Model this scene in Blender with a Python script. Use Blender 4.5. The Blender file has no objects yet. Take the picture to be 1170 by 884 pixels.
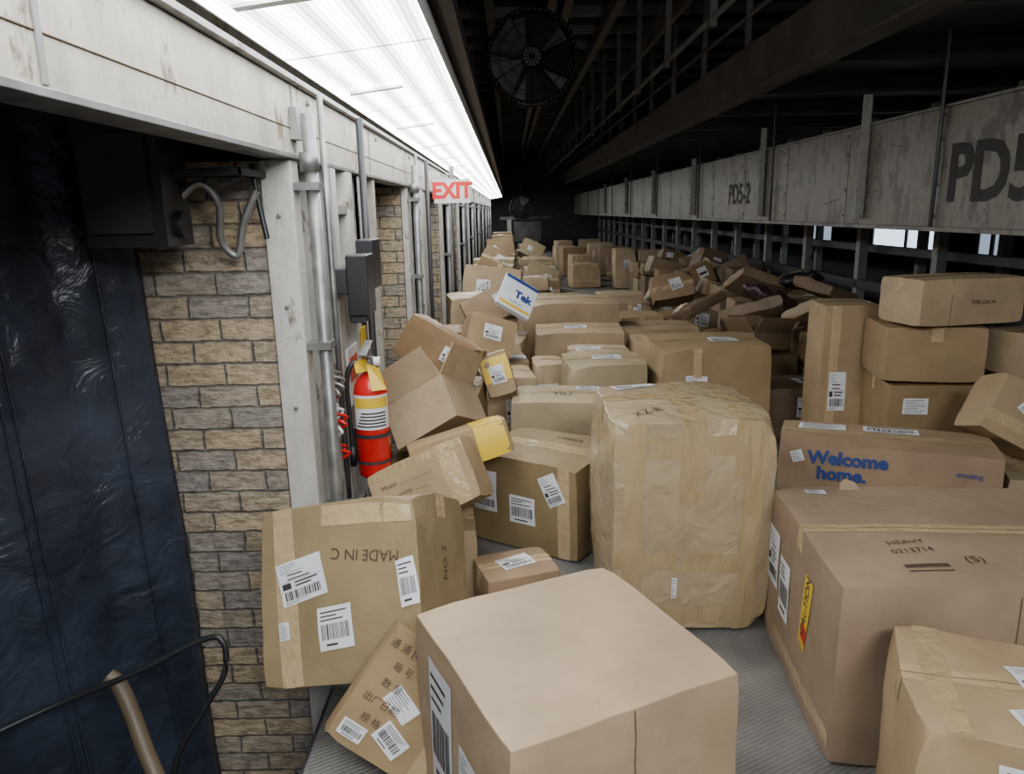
import bpy, bmesh, math, random
from mathutils import Vector, Matrix, Euler, Quaternion, noise
R = math.radians
S = bpy.context.scene
random.seed(7)

# ------------------------------------------------------------------ materials
def nm(name):
    m = bpy.data.materials.new(name); m.use_nodes = True
    n = m.node_tree.nodes; l = m.node_tree.links
    return m, n, l, n['Principled BSDF']

def simple(name, col, rough=.6, metal=0, var=.25, scale=6, bump=.0, bscale=60, spec=.5, stretch=(1, 1, 1)):
    m, n, l, b = nm(name)
    b.inputs['Roughness'].default_value = rough
    b.inputs['Metallic'].default_value = metal
    b.inputs['Specular IOR Level'].default_value = spec
    tc = n.new('ShaderNodeTexCoord')
    if var > 0:
        t = n.new('ShaderNodeTexNoise'); t.inputs['Scale'].default_value = scale; t.inputs['Detail'].default_value = 5
        l.new(tc.outputs['Object'], t.inputs['Vector'])
        r = n.new('ShaderNodeValToRGB')
        r.color_ramp.elements[0].position = .3; r.color_ramp.elements[1].position = .7
        r.color_ramp.elements[0].color = tuple(c*(1-var) for c in col)+(1,)
        r.color_ramp.elements[1].color = tuple(min(1, c*(1+var*.5)) for c in col)+(1,)
        l.new(t.outputs['Fac'], r.inputs['Fac']); l.new(r.outputs['Color'], b.inputs['Base Color'])
    else:
        b.inputs['Base Color'].default_value = (*col, 1)
    if bump > 0:
        mp = n.new('ShaderNodeMapping'); mp.inputs['Scale'].default_value = stretch
        l.new(tc.outputs['Object'], mp.inputs['Vector'])
        t2 = n.new('ShaderNodeTexNoise'); t2.inputs['Scale'].default_value = bscale; t2.inputs['Detail'].default_value = 4
        l.new(mp.outputs[0], t2.inputs['Vector'])
        bp = n.new('ShaderNodeBump'); bp.inputs['Strength'].default_value = bump; bp.inputs['Distance'].default_value = .02
        l.new(t2.outputs['Fac'], bp.inputs['Height']); l.new(bp.outputs['Normal'], b.inputs['Normal'])
    return m

def cardboard(name, col, rough=.6, crinkle=.34, spec=.3, cs=7):
    m, n, l, b = nm(name)
    b.inputs['Roughness'].default_value = rough
    b.inputs['Specular IOR Level'].default_value = spec
    tc = n.new('ShaderNodeTexCoord'); oi = n.new('ShaderNodeObjectInfo')
    ad = n.new('ShaderNodeVectorMath'); ad.operation = 'ADD'
    l.new(tc.outputs['Object'], ad.inputs[0]); l.new(oi.outputs['Location'], ad.inputs[1])
    t = n.new('ShaderNodeTexNoise'); t.inputs['Scale'].default_value = 4; t.inputs['Detail'].default_value = 8; t.inputs['Roughness'].default_value = .6
    l.new(ad.outputs[0], t.inputs['Vector'])
    r = n.new('ShaderNodeValToRGB')
    r.color_ramp.elements[0].position = .3; r.color_ramp.elements[1].position = .65
    r.color_ramp.elements[0].color = tuple(c*.76 for c in col)+(1,)
    r.color_ramp.elements[1].color = tuple(c*1.05 for c in col)+(1,)
    l.new(t.outputs['Fac'], r.inputs['Fac'])
    h = n.new('ShaderNodeHueSaturation')
    mr = n.new('ShaderNodeMapRange'); mr.inputs['To Min'].default_value = .70; mr.inputs['To Max'].default_value = 1.15
    l.new(oi.outputs['Random'], mr.inputs['Value']); l.new(mr.outputs[0], h.inputs['Value'])
    mr2 = n.new('ShaderNodeMapRange'); mr2.inputs['To Min'].default_value = 1.05; mr2.inputs['To Max'].default_value = .82
    l.new(oi.outputs['Random'], mr2.inputs['Value']); l.new(mr2.outputs[0], h.inputs['Saturation'])
    l.new(r.outputs['Color'], h.inputs['Color'])
    t3 = n.new('ShaderNodeTexNoise'); t3.inputs['Scale'].default_value = 14; t3.inputs['Detail'].default_value = 8; t3.inputs['Roughness'].default_value = .7
    l.new(ad.outputs[0], t3.inputs['Vector'])
    r3 = n.new('ShaderNodeValToRGB'); r3.color_ramp.elements[0].position = .57; r3.color_ramp.elements[1].position = .74
    r3.color_ramp.elements[0].color = (0, 0, 0, 1); r3.color_ramp.elements[1].color = (.5, .5, .5, 1)
    l.new(t3.outputs['Fac'], r3.inputs['Fac'])
    mx = n.new('ShaderNodeMix'); mx.data_type = 'RGBA'
    l.new(r3.outputs['Color'], mx.inputs[0]); l.new(h.outputs['Color'], mx.inputs[6])
    mx.inputs[7].default_value = tuple(c*.6 for c in col)+(1,)
    l.new(mx.outputs[2], b.inputs['Base Color'])
    t2 = n.new('ShaderNodeTexNoise'); t2.inputs['Scale'].default_value = cs; t2.inputs['Detail'].default_value = 5; t2.inputs['Distortion'].default_value = .8
    l.new(ad.outputs[0], t2.inputs['Vector'])
    b2 = n.new('ShaderNodeBump'); b2.inputs['Strength'].default_value = crinkle; b2.inputs['Distance'].default_value = .018
    l.new(t2.outputs['Fac'], b2.inputs['Height'])
    l.new(b2.outputs['Normal'], b.inputs['Normal'])
    return m

CB = [cardboard('cardboard_kraft', (.41, .285, .148)),
      cardboard('cardboard_light', (.49, .36, .222)),
      cardboard('cardboard_olive', (.36, .268, .14)),
      cardboard('cardboard_brown', (.31, .195, .10)),
      cardboard('cardboard_pink', (.42, .30, .20))]
CBF = cardboard('cardboard_fresh', (.53, .38, .235), crinkle=.24)
CBW = cardboard('tape_wrapped_cardboard', (.37, .267, .135), .24, .8, .55, 11)
CBD = [cardboard('cardboard_painted_shade', (.26, .178, .10)), cardboard('cardboard_painted_shade_brown', (.20, .132, .078)), CB[3], CB[2]]  # first two: shade over the right heap painted into the cardboard colour
M_in = simple('cardboard_inside', (.30, .20, .115), .8)
M_tape = simple('packing_tape', (.48, .352, .195), .18, bump=.4, bscale=30, var=.12)
M_film = simple('clear_tape_glossy', (.40, .295, .155), .14, bump=.8, bscale=24, var=.1, stretch=(1, 1, .3))
M_seam = simple('carton_seam', (.12, .08, .045), .9, var=0)
M_label = simple('label_paper', (.74, .75, .77), .5, var=.05)
M_ink = simple('black_ink', (.035, .032, .03), .7, var=0)
M_print = simple('carton_print', (.07, .045, .03), .8, var=0)
M_blue = simple('blue_print', (.02, .05, .22), .6, var=0)
M_yel = simple('yellow_tape', (.75, .50, .03), .35, var=.1)
M_red = simple('red_enamel', (.60, .015, .015), .22, var=.15)
M_dark = simple('dark_steel', (.045, .045, .05), .5, .3, var=.3)
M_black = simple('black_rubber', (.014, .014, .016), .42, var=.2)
M_alum = simple('galvanised_metal', (.24, .24, .23), .45, .6, var=.4, scale=12)
M_whitem = simple('white_box_print', (.72, .75, .78), .4, var=.08)
M_stencil = simple('faded_stencil', (.03, .026, .024), .7, var=.3, scale=30)

def painted(name, col, dirt, amt=.55, scale=5, rough=.55):
    m, n, l, b = nm(name)
    b.inputs['Roughness'].default_value = rough
    tc = n.new('ShaderNodeTexCoord')
    mp = n.new('ShaderNodeMapping'); mp.inputs['Scale'].default_value = (1, 1, .5)
    l.new(tc.outputs['Object'], mp.inputs['Vector'])
    t = n.new('ShaderNodeTexNoise'); t.inputs['Scale'].default_value = scale; t.inputs['Detail'].default_value = 10; t.inputs['Roughness'].default_value = .74
    l.new(mp.outputs[0], t.inputs['Vector'])
    r = n.new('ShaderNodeValToRGB'); r.color_ramp.elements[0].position = amt; r.color_ramp.elements[1].position = amt+.07
    r.color_ramp.elements[0].color = (*col, 1); r.color_ramp.elements[1].color = (*dirt, 1)
    e = r.color_ramp.elements.new(.38); e.color = tuple(c*.66 for c in col)+(1,)
    l.new(t.outputs['Fac'], r.inputs['Fac']); l.new(r.outputs['Color'], b.inputs['Base Color'])
    bp = n.new('ShaderNodeBump'); bp.inputs['Strength'].default_value = .3; bp.inputs['Distance'].default_value = .01
    l.new(t.outputs['Fac'], bp.inputs['Height']); l.new(bp.outputs['Normal'], b.inputs['Normal'])
    return m
M_paint = painted('worn_white_paint', (.44, .405, .34), (.14, .10, .065), .57, 6)
M_paintj = painted('worn_jamb_paint', (.56, .545, .50), (.17, .13, .09), .57, 7)
M_paintg = painted('worn_grey_paint', (.28, .275, .26), (.09, .07, .05), .55, 7)
M_panel = painted('scuffed_steel_panel', (.19, .17, .142), (.085, .073, .06), .50, 4, .45)
M_floor = painted('concrete_floor', (.10, .10, .095), (.05, .05, .05), .5, 3)
M_ceil = simple('ceiling_dark', (.055, .055, .058), .9, var=.3)
M_recess = simple('recess_painted_shade', (.06, .05, .042), .8, var=.5, scale=9)  # dark gaps between the posts: shade put into the backing colour
M_struct = simple('overhead_steel_dark', (.115, .106, .098), .7, .1, var=.4, scale=3)

def brickmat():
    m, n, l, b = nm('rough_face_brick')
    b.inputs['Roughness'].default_value = .85
    tc = n.new('ShaderNodeTexCoord'); sp = n.new('ShaderNodeSeparateXYZ'); cb = n.new('ShaderNodeCombineXYZ')
    l.new(tc.outputs['Object'], sp.inputs[0])
    a = n.new('ShaderNodeMath'); a.operation = 'ADD'
    l.new(sp.outputs['X'], a.inputs[0]); l.new(sp.outputs['Y'], a.inputs[1])
    l.new(a.outputs[0], cb.inputs['X']); l.new(sp.outputs['Z'], cb.inputs['Y'])
    tw = n.new('ShaderNodeTexNoise'); tw.inputs['Scale'].default_value = 22; l.new(tc.outputs['Object'], tw.inputs['Vector'])
    ml = n.new('ShaderNodeVectorMath'); ml.operation = 'MULTIPLY_ADD'; ml.inputs[1].default_value = (.014, .014, .0)
    l.new(tw.outputs['Color'], ml.inputs[0]); l.new(cb.outputs[0], ml.inputs[2])
    br = n.new('ShaderNodeTexBrick'); br.inputs['Scale'].default_value = 1
    br.inputs['Brick Width'].default_value = .205; br.inputs['Row Height'].default_value = .078
    br.inputs['Mortar Size'].default_value = .006; br.inputs['Mortar Smooth'].default_value = .6
    br.inputs['Color1'].default_value = (.58, .45, .29, 1); br.inputs['Color2'].default_value = (.31, .305, .30, 1)
    br.inputs['Mortar'].default_value = (.22, .20, .17, 1); br.inputs['Bias'].default_value = -.25
    l.new(ml.outputs[0], br.inputs['Vector'])
    t = n.new('ShaderNodeTexNoise'); t.inputs['Scale'].default_value = 60; t.inputs['Detail'].default_value = 7; t.inputs['Roughness'].default_value = .68
    mp = n.new('ShaderNodeMapping'); mp.inputs['Scale'].default_value = (.4, .4, 1)
    l.new(tc.outputs['Object'], mp.inputs['Vector']); l.new(mp.outputs[0], t.inputs['Vector'])
    r = n.new('ShaderNodeValToRGB'); r.color_ramp.elements[0].position = .38; r.color_ramp.elements[1].position = .60
    r.color_ramp.elements[0].color = (.55, .55, .55, 1); r.color_ramp.elements[1].color = (1.15, 1.15, 1.15, 1)
    l.new(t.outputs['Fac'], r.inputs['Fac'])
    mx = n.new('ShaderNodeMix'); mx.data_type = 'RGBA'; mx.blend_type = 'MULTIPLY'; mx.inputs[0].default_value = 1
    l.new(br.outputs['Color'], mx.inputs[6]); l.new(r.outputs['Color'], mx.inputs[7])
    l.new(mx.outputs[2], b.inputs['Base Color'])
    inv = n.new('ShaderNodeMath'); inv.operation = 'SUBTRACT'; inv.inputs[0].default_value = 1
    l.new(br.outputs['Fac'], inv.inputs[1])
    ad = n.new('ShaderNodeMath'); ad.operation = 'MULTIPLY_ADD'; ad.inputs[1].default_value = 2.0
    l.new(t.outputs['Fac'], ad.inputs[0]); l.new(inv.outputs[0], ad.inputs[2])
    bp = n.new('ShaderNodeBump'); bp.inputs['Strength'].default_value = 1; bp.inputs['Distance'].default_value = .010
    l.new(ad.outputs[0], bp.inputs['Height']); l.new(bp.outputs['Normal'], b.inputs['Normal'])
    return m
M_brick = brickmat()

def beltmat():
    m, n, l, b = nm('woven_conveyor_belt')
    b.inputs['Roughness'].default_value = .55
    tc = n.new('ShaderNodeTexCoord')
    mp = n.new('ShaderNodeMapping'); mp.inputs['Rotation'].default_value = (0, 0, R(62))
    l.new(tc.outputs['Object'], mp.inputs['Vector'])
    w = n.new('ShaderNodeTexWave'); w.inputs['Scale'].default_value = 22; w.inputs['Distortion'].default_value = .8; w.inputs['Detail'].default_value = 2
    l.new(mp.outputs[0], w.inputs['Vector'])
    t = n.new('ShaderNodeTexNoise'); t.inputs['Scale'].default_value = 5; t.inputs['Detail'].default_value = 8
    l.new(tc.outputs['Object'], t.inputs['Vector'])
    ad = n.new('ShaderNodeMath'); ad.operation = 'MULTIPLY_ADD'; ad.inputs[1].default_value = .2
    l.new(w.outputs['Fac'], ad.inputs[0]); l.new(t.outputs['Fac'], ad.inputs[2])
    r = n.new('ShaderNodeValToRGB'); r.color_ramp.elements[0].position = .35; r.color_ramp.elements[1].position = .9
    r.color_ramp.elements[0].color = (.09, .087, .083, 1); r.color_ramp.elements[1].color = (.25, .24, .22, 1)
    l.new(ad.outputs[0], r.inputs['Fac']); l.new(r.outputs['Color'], b.inputs['Base Color'])
    bp = n.new('ShaderNodeBump'); bp.inputs['Strength'].default_value = .3; bp.inputs['Distance'].default_value = .004
    l.new(w.outputs['Fac'], bp.inputs['Height']); l.new(bp.outputs['Normal'], b.inputs['Normal'])
    return m
M_belt = beltmat()

def vinylmat():
    m, n, l, b = nm('navy_vinyl_curtain')
    b.inputs['Roughness'].default_value = .3
    tc = n.new('ShaderNodeTexCoord')
    t = n.new('ShaderNodeTexNoise'); t.inputs['Scale'].default_value = 2.5; t.inputs['Detail'].default_value = 9; t.inputs['Roughness'].default_value = .65
    l.new(tc.outputs['Object'], t.inputs['Vector'])
    r = n.new('ShaderNodeValToRGB'); r.color_ramp.elements[0].position = .35; r.color_ramp.elements[1].position = .72
    r.color_ramp.elements[0].color = (.014, .017, .026, 1); r.color_ramp.elements[1].color = (.044, .056, .085, 1)
    l.new(t.outputs['Fac'], r.inputs['Fac']); l.new(r.outputs['Color'], b.inputs['Base Color'])
    v = n.new('ShaderNodeTexNoise'); v.inputs['Scale'].default_value = 8; v.inputs['Detail'].default_value = 6; v.inputs['Distortion'].default_value = 1.2
    l.new(tc.outputs['Object'], v.inputs['Vector'])
    bp = n.new('ShaderNodeBump'); bp.inputs['Strength'].default_value = .6; bp.inputs['Distance'].default_value = .025
    l.new(v.outputs['Fac'], bp.inputs['Height']); l.new(bp.outputs['Normal'], b.inputs['Normal'])
    return m
M_vinyl = vinylmat()
def emis(name, col, s, base=None):
    m, n, l, b = nm(name)
    b.inputs['Base Color'].default_value = (*(base or col), 1)
    b.inputs['Emission Color'].default_value = (*col, 1); b.inputs['Emission Strength'].default_value = s
    return m
def lensmat():
    m, n, l, b = nm('fluted_acrylic_lens')
    b.inputs['Base Color'].default_value = (.8, .82, .84, 1); b.inputs['Roughness'].default_value = .3
    tc = n.new('ShaderNodeTexCoord'); sp = n.new('ShaderNodeSeparateXYZ'); l.new(tc.outputs['Object'], sp.inputs[0])
    def wave(freq, lo, hi):
        a = n.new('ShaderNodeMath'); a.operation = 'MULTIPLY'; a.inputs[1].default_value = freq; l.new(sp.outputs['X'], a.inputs[0])
        s_ = n.new('ShaderNodeMath'); s_.operation = 'SINE'; l.new(a.outputs[0], s_.inputs[0])
        mr = n.new('ShaderNodeMapRange'); mr.inputs['From Min'].default_value = -1; mr.inputs['To Min'].default_value = lo; mr.inputs['To Max'].default_value = hi
        l.new(s_.outputs[0], mr.inputs['Value']); return mr
    w1 = wave(2*math.pi/.112, 4.5, 18.5); w2 = wave(2*math.pi/.017, .6, 1.2)
    mu = n.new('ShaderNodeMath'); mu.operation = 'MULTIPLY'; l.new(w1.outputs[0], mu.inputs[0]); l.new(w2.outputs[0], mu.inputs[1])
    b.inputs['Emission Color'].default_value = (.95, .98, 1, 1); l.new(mu.outputs[0], b.inputs['Emission Strength'])
    return m
M_lens = lensmat()
M_refl = simple('white_reflector', (.85, .87, .88), .35, var=.05)
M_sky = emis('daylight_glass', (.66, .82, 1.0), 2.4)
M_skyd = emis('dim_daylight_glass', (.5, .62, .8), .7)
M_exit = emis('exit_sign_face', (.95, .86, .86), .25, (.5, .48, .48))
M_exitr = emis('exit_sign_red', (.8, .01, .01), .25, (.5, .003, .003))

# ------------------------------------------------------------------ mesh builder
class MB:
    def __init__(s):
        s.bm = bmesh.new(); s.mats = []
    def mi(s, m):
        if m not in s.mats: s.mats.append(m)
        return s.mats.index(m)
    def box(s, lo, hi, m, rot=None):
        lo = Vector(lo); hi = Vector(hi); c = (lo+hi)/2; d = hi-lo
        mt = Matrix.Translation(c)
        if rot: mt = Matrix.Translation(c) @ Euler([R(a) for a in rot]).to_matrix().to_4x4()
        mt = mt @ Matrix.Diagonal((d.x, d.y, d.z, 1))
        r = bmesh.ops.create_cube(s.bm, size=1, matrix=mt)
        k = s.mi(m)
        for f in {f for v in r['verts'] for f in v.link_faces}: f.material_index = k
    def cyl(s, p0, p1, r, m, seg=14, r2=None):
        p0 = Vector(p0); p1 = Vector(p1); d = p1-p0
        q = Vector((0, 0, 1)).rotation_difference(d)
        mt = Matrix.Translation((p0+p1)/2) @ q.to_matrix().to_4x4()
        o = bmesh.ops.create_cone(s.bm, cap_ends=True, segments=seg, radius1=r, radius2=r if r2 is None else r2, depth=d.length, matrix=mt)
        k = s.mi(m)
        for f in {f for v in o['verts'] for f in v.link_faces}:
            f.material_index = k; f.smooth = len(f.verts) == 4
    def tube(s, pts, r, m, seg=10):
        P = [Vector(p) for p in pts]; out = []
        for i in range(len(P)-1):
            a = P[max(i-1, 0)]; b = P[i]; c = P[i+1]; d = P[min(i+2, len(P)-1)]
            for j in range(6):
                t = j/6
                out.append(.5*((2*b)+(c-a)*t+(2*a-5*b+4*c-d)*t*t+(3*b-a-3*c+d)*t**3))
        out.append(P[-1]); k = s.mi(m); rings = []
        up_ = Vector((.13, .21, .97))
        for i, p in enumerate(out):
            t = (out[min(i+1, len(out)-1)]-out[max(i-1, 0)]).normalized()
            x = t.cross(up_)
            if x.length < .05: x = t.cross(Vector((1, 0, 0)))
            x.normalize(); y = t.cross(x)
            rings.append([s.bm.verts.new(p+(x*math.cos(2*math.pi*j/seg)+y*math.sin(2*math.pi*j/seg))*r) for j in range(seg)])
        for i in range(len(rings)-1):
            for j in range(seg):
                f = s.bm.faces.new((rings[i][j], rings[i][(j+1) % seg], rings[i+1][(j+1) % seg], rings[i+1][j]))
                f.material_index = k; f.smooth = True
    def poly(s, pts, m, smooth=False):
        f = s.bm.faces.new([s.bm.verts.new(p) for p in pts]); f.material_index = s.mi(m); f.smooth = smooth
        return f
    def text(s, body, size, m, fn, offset=0.0):
        cu = bpy.data.curves.new('t', 'FONT'); cu.body = body; cu.size = size
        cu.align_x = 'CENTER'; cu.align_y = 'CENTER'; cu.offset = offset; cu.resolution_u = 3
        ob = bpy.data.objects.new('t', cu); S.collection.objects.link(ob)
        dg = bpy.context.evaluated_depsgraph_get(); dg.update()
        me = bpy.data.meshes.new_from_object(ob.evaluated_get(dg))
        k = s.mi(m)
        vs = [s.bm.verts.new(fn(v.co.x, v.co.y)) for v in me.vertices]
        for p in me.polygons:
            try:
                f = s.bm.faces.new([vs[i] for i in p.vertices]); f.material_index = k
            except ValueError: pass
        bpy.data.objects.remove(ob); bpy.data.curves.remove(cu); bpy.data.meshes.remove(me)
    def obj(s, name, loc=(0, 0, 0), rot=(0, 0, 0), bevel=0, parent=None, seg=2, harden=False):
        me = bpy.data.meshes.new(name); s.bm.normal_update(); s.bm.to_mesh(me); s.bm.free()
        for m in s.mats: me.materials.append(m)
        o = bpy.data.objects.new(name, me); S.collection.objects.link(o)
        o.location = loc; o.rotation_euler = [R(a) for a in rot]
        if bevel:
            b = o.modifiers.new('bevel', 'BEVEL'); b.width = bevel; b.segments = seg; b.limit_method = 'ANGLE'; b.angle_limit = R(50)
            b.harden_normals = harden
        if parent: o.parent = parent
        return o

# ------------------------------------------------------------------ cartons
AX = {'T': ((1, 0, 0), (0, 1, 0), (0, 0, 1)), 'D': ((1, 0, 0), (0, -1, 0), (0, 0, -1)),
      'F': ((1, 0, 0), (0, 0, 1), (0, -1, 0)), 'B': ((-1, 0, 0), (0, 0, 1), (0, 1, 0)),
      'L': ((0, -1, 0), (0, 0, 1), (-1, 0, 0)), 'R': ((0, 1, 0), (0, 0, 1), (1, 0, 0))}
AX = {k: tuple(Vector(a) for a in v) for k, v in AX.items()}

class Carton:
    """corrugated carton: subdivided shell with bulged panels, dented edges and one crushed corner"""
    def __init__(s, dims, bulge=.006, crumple=.003, round_=.004, n=8, mat=None, seed=None, crush=None):
        s.h = Vector(dims)/2; s.bulge = bulge; s.cr = crumple; s.rd = round_
        s.seed = Vector((random.uniform(0, 50),)*3) if seed is None else Vector((seed,)*3)
        s.crush = crush
        s.mb = MB(); mat = mat or random.choice(CB); k = s.mb.mi(mat); s.mat = mat
        for f in 'TDFBLR':
            g = [[s.mb.bm.verts.new(s.surf(f, -1+2*i/n, -1+2*j/n, 0)) for j in range(n+1)] for i in range(n+1)]
            for i in range(n):
                for j in range(n):
                    q = s.mb.bm.faces.new((g[i][j], g[i+1][j], g[i+1][j+1], g[i][j+1])); q.material_index = k; q.smooth = True
        bmesh.ops.remove_doubles(s.mb.bm, verts=s.mb.bm.verts, dist=1e-4)
    def hu(s, f):
        U, V, N = AX[f]; a = Vector([abs(x) for x in U]).dot(s.h); b = Vector([abs(x) for x in V]).dot(s.h)
        return a, b
    def surf(s, f, u, v, off):
        U, V, N = AX[f]
        q = U*u+V*v+N
        p = Vector((q.x*s.h.x, q.y*s.h.y, q.z*s.h.z))
        if s.crush:
            cx, cy, cz, amt = s.crush; c0 = Vector((cx*s.h.x, cy*s.h.y, cz*s.h.z))
            d = (p-c0).length; rr = .45*min(s.h)*2
            if d < rr: p -= Vector((cx, cy, cz))*amt*(1-d/rr)**1.5
        if f != 'D': p += N*(s.bulge*max(0, (1-u*u))*max(0, (1-v*v)))
        c = (abs(q.x)*abs(q.y)*abs(q.z))**7
        p -= Vector((q.x, q.y, q.z))*s.rd*c
        if s.cr:
            k = .5+.5*min(1, (q.z+1))
            p += (Vector(noise.noise_vector(p*4+s.seed))*s.cr+Vector(noise.noise_vector(p*13+s.seed))*s.cr*.55)*k
        return p+N*off
    def pt(s, f, x, y, off):
        a, b = s.hu(f)
        return s.surf(f, max(-1, min(1, x/a)), max(-1, min(1, y/b)), off)
    def quad(s, f, cx, cy, w, h, ang, m, off, ox=0, oy=0, n=2):
        ca, sa = math.cos(R(ang)), math.sin(R(ang)); k = s.mb.mi(m)
        def P(i, j):
            x = ox-w/2+w*i/n; y = oy-h/2+h*j/n
            return s.pt(f, cx+x*ca-y*sa, cy+x*sa+y*ca, off)
        g = [[s.mb.bm.verts.new(P(i, j)) for j in range(n+1)] for i in range(n+1)]
        for i in range(n):
            for j in range(n):
                q = s.mb.bm.faces.new((g[i][j], g[i+1][j], g[i+1][j+1], g[i][j+1])); q.material_index = k; q.smooth = True
    def label(s, f, cx, cy, w, h, ang=0, kind='ship', detail=True):
        s.quad(f, cx, cy, w, h, ang, M_label, .0026, n=4)
        if not detail:
            s.quad(f, cx, cy, w*.8, h*.25, ang, M_ink, .0034, 0, -h*.1, 1); return
        rnd = random.Random(int(cx*1e4+cy*1e3+w*1e5))
        def bars(x0, x1, y, hh):
            x = x0
            while x < x1:
                bw = rnd.choice([.0014, .0024, .004])*(w/.12)
                s.quad(f, cx, cy, bw, hh, ang, M_ink, .0038, x, y, 1); x += bw+rnd.choice([.0016, .003])*(w/.12)
        def lines(x0, x1, y0, y1, k, t):
            for i in range(k):
                y = y0+(y1-y0)*i/max(1, k-1); L = (x1-x0)*rnd.uniform(.5, 1)
                s.quad(f, cx, cy, L, t, ang, M_ink, .0038, x0+L/2, y, 1)
        if kind == 'ship':
            lines(-w*.44, w*.1, h*.43, h*.25, 4, h*.012); lines(-w*.3, w*.4, h*.18, h*.08, 2, h*.03)
            s.quad(f, cx, cy, w*.94, h*.008, ang, M_ink, .0038, 0, h*.03, 1)
            s.quad(f, cx, cy, w*.2, h*.14, ang, M_ink, .0038, -w*.34, -h*.07, 1)
            lines(-w*.15, w*.42, -h*.02, -h*.1, 2, h*.035)
            bars(-w*.4, w*.4, -h*.29, h*.2); lines(-w*.44, w*.2, -h*.43, -h*.46, 2, h*.01)
        elif kind == 'bar':
            lines(-w*.42, w*.42, h*.38, h*.2, 3, h*.03); bars(-w*.4, w*.4, -h*.08, h*.36); lines(-w*.3, w*.3, -h*.38, -h*.42, 1, h*.05)
        elif kind == 'lines':
            lines(-w*.42, w*.42, h*.38, -h*.38, 7, h*.03)
    def tape(s, axis='x', w=.055, m=None, down=.07, pos=0):
        m = m or M_tape; a, b = s.hu('T'); hz = s.h.z
        if axis == 'x':
            s.quad('T', 0, pos, 2*a, w, 0, m, .0011, n=8)
            s.quad('L', -pos, hz-down/2, w, down, 0, m, .0011, n=3); s.quad('R', pos, hz-down/2, w, down, 0, m, .0011, n=3)
        else:
            s.quad('T', pos, 0, w, 2*b, 0, m, .0011, n=8)
            s.quad('F', pos, hz-down/2, w, down, 0, m, .0011, n=3); s.quad('B', -pos, hz-down/2, w, down, 0, m, .0011, n=3)
    def seam(s, axis='x'):
        a, b = s.hu('T')
        if axis == 'x': s.quad('T', 0, 0, 2*a, .003, 0, M_seam, .0016, n=8)
        else: s.quad('T', 0, 0, .003, 2*b, 0, M_seam, .0016, n=8)
    def text(s, f, x, y, size, body, ang=0, m=None, bold=0, off=.0028):
        ca, sa = math.cos(R(ang)), math.sin(R(ang))
        s.mb.text(body, size, m or M_print, lambda a, b: s.pt(f, x+a*ca-b*sa, y+a*sa+b*ca, off), bold)
    def tab(s, x, y, w, h, ang=50):
        """small torn flap standing up from the top panel"""
        p = s.pt('T', x, y, .001); k = s.mb.mi(s.mat)
        o = Vector((0, math.cos(R(ang)), math.sin(R(ang))))*h
        pts = [p, p+Vector((w, 0, 0)), p+Vector((w*.8, 0, 0))+o*.7, p+Vector((w*.35, 0, 0))+o, p+Vector((w*.1, 0, 0))+o*.6]
        s.mb.bm.faces.new([s.mb.bm.verts.new(a) for a in pts]).material_index = k
    def put(s, c, rot=(0, 0, 0), name='cardboard_box'):
        return s.mb.obj(name, c, rot, bevel=.0035, harden=True)

def rcrush(p=.5):
    return (random.choice([-1, 1]), -1, 1, random.uniform(.015, .045)) if random.random() < p else None
def up(x, y, z0, rz, w, d, h, mat=None, n=8, bulge=.006, cr=.004, tape='x', seed=None, crush=None):
    c = Carton((w, d, h), bulge, cr, .005, n, mat, seed, crush)
    if tape: c.tape(tape); c.seam(tape)
    c.place = ((x, y, z0+h/2+cr+.003), (0, 0, rz))
    return c
def fin(c): return c.put(*c.place)

# A front box
c = up(.115, 1.58, 0, 25, .565, .57, .5, CBF, tape=None, bulge=.005, cr=.005, n=10, seed=1)
c.label('L', -.10, .02, .15, .34, 0, 'bar'); c.label('L', .08, -.02, .12, .2, 0, 'ship')
c.quad('F', 0, 0, .003, .49, 0, M_seam, .0018, n=8)
fin(c)
# B tipped box
c = Carton((.52, .34, .51), .004, .006, .006, 10, CB[2], 2, (1, -1, 1, .02))
c.tape('x')
c.quad('F', -.17, 0, .07, .51, 3, M_tape, .001, n=6); c.quad('F', .1, .21, .3, .06, -3, M_tape, .0012, n=4)
c.text('F', .09, .09, .045, 'MADE IN C', 172)
c.label('F', -.12, .04, .15, .12, 12, 'ship'); c.label('F', -.01, -.10, .11, .12, 5, 'bar'); c.label('F', -.18, -.10, .035, .05, 5, 'lines')
c.label('F', .225, .0, .06, .13, 8, 'bar'); c.text('R', 0, .05, .04, 'NO. 2', 90)
c.put((-.455, 2.09, .376), (-27, -13, -15))
# C small printed box leaning between the tipped box and the front box
e1 = Vector((-.583, -.292, -.758)).normalized(); nn = Vector((.172, -.957, .236)); nn = (nn-e1*nn.dot(e1)).normalized(); e2 = nn.cross(e1).normalized()
rotm = Matrix((e2, -nn, -e1)).transposed(); eu = rotm.to_euler()
c = Carton((.31, .08, .33), .004, .005, .006, 8, CB[0], 3)
c.quad('F', .11, 0, .045, .33, 0, M_tape, .001, n=5)
for i, t in enumerate(['通 通 [Good]', '箱 号:', '数 量:', '出厂日期:', '规 格']):
    c.text('F', -.075+.05*(i > 0)*0, .125-.05*i, .026, t, 0)
c.label('F', -.03, .0, .09, .055, -22, 'lines'); c.label('F', .0, -.09, .09, .06, -20, 'bar'); c.label('F', -.10, -.12, .07, .045, 0, 'bar')
c.put(Vector((-.313, 1.765, .445))+e2*.155+e1*.165-nn*.04, [math.degrees(a) for a in eu])
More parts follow.
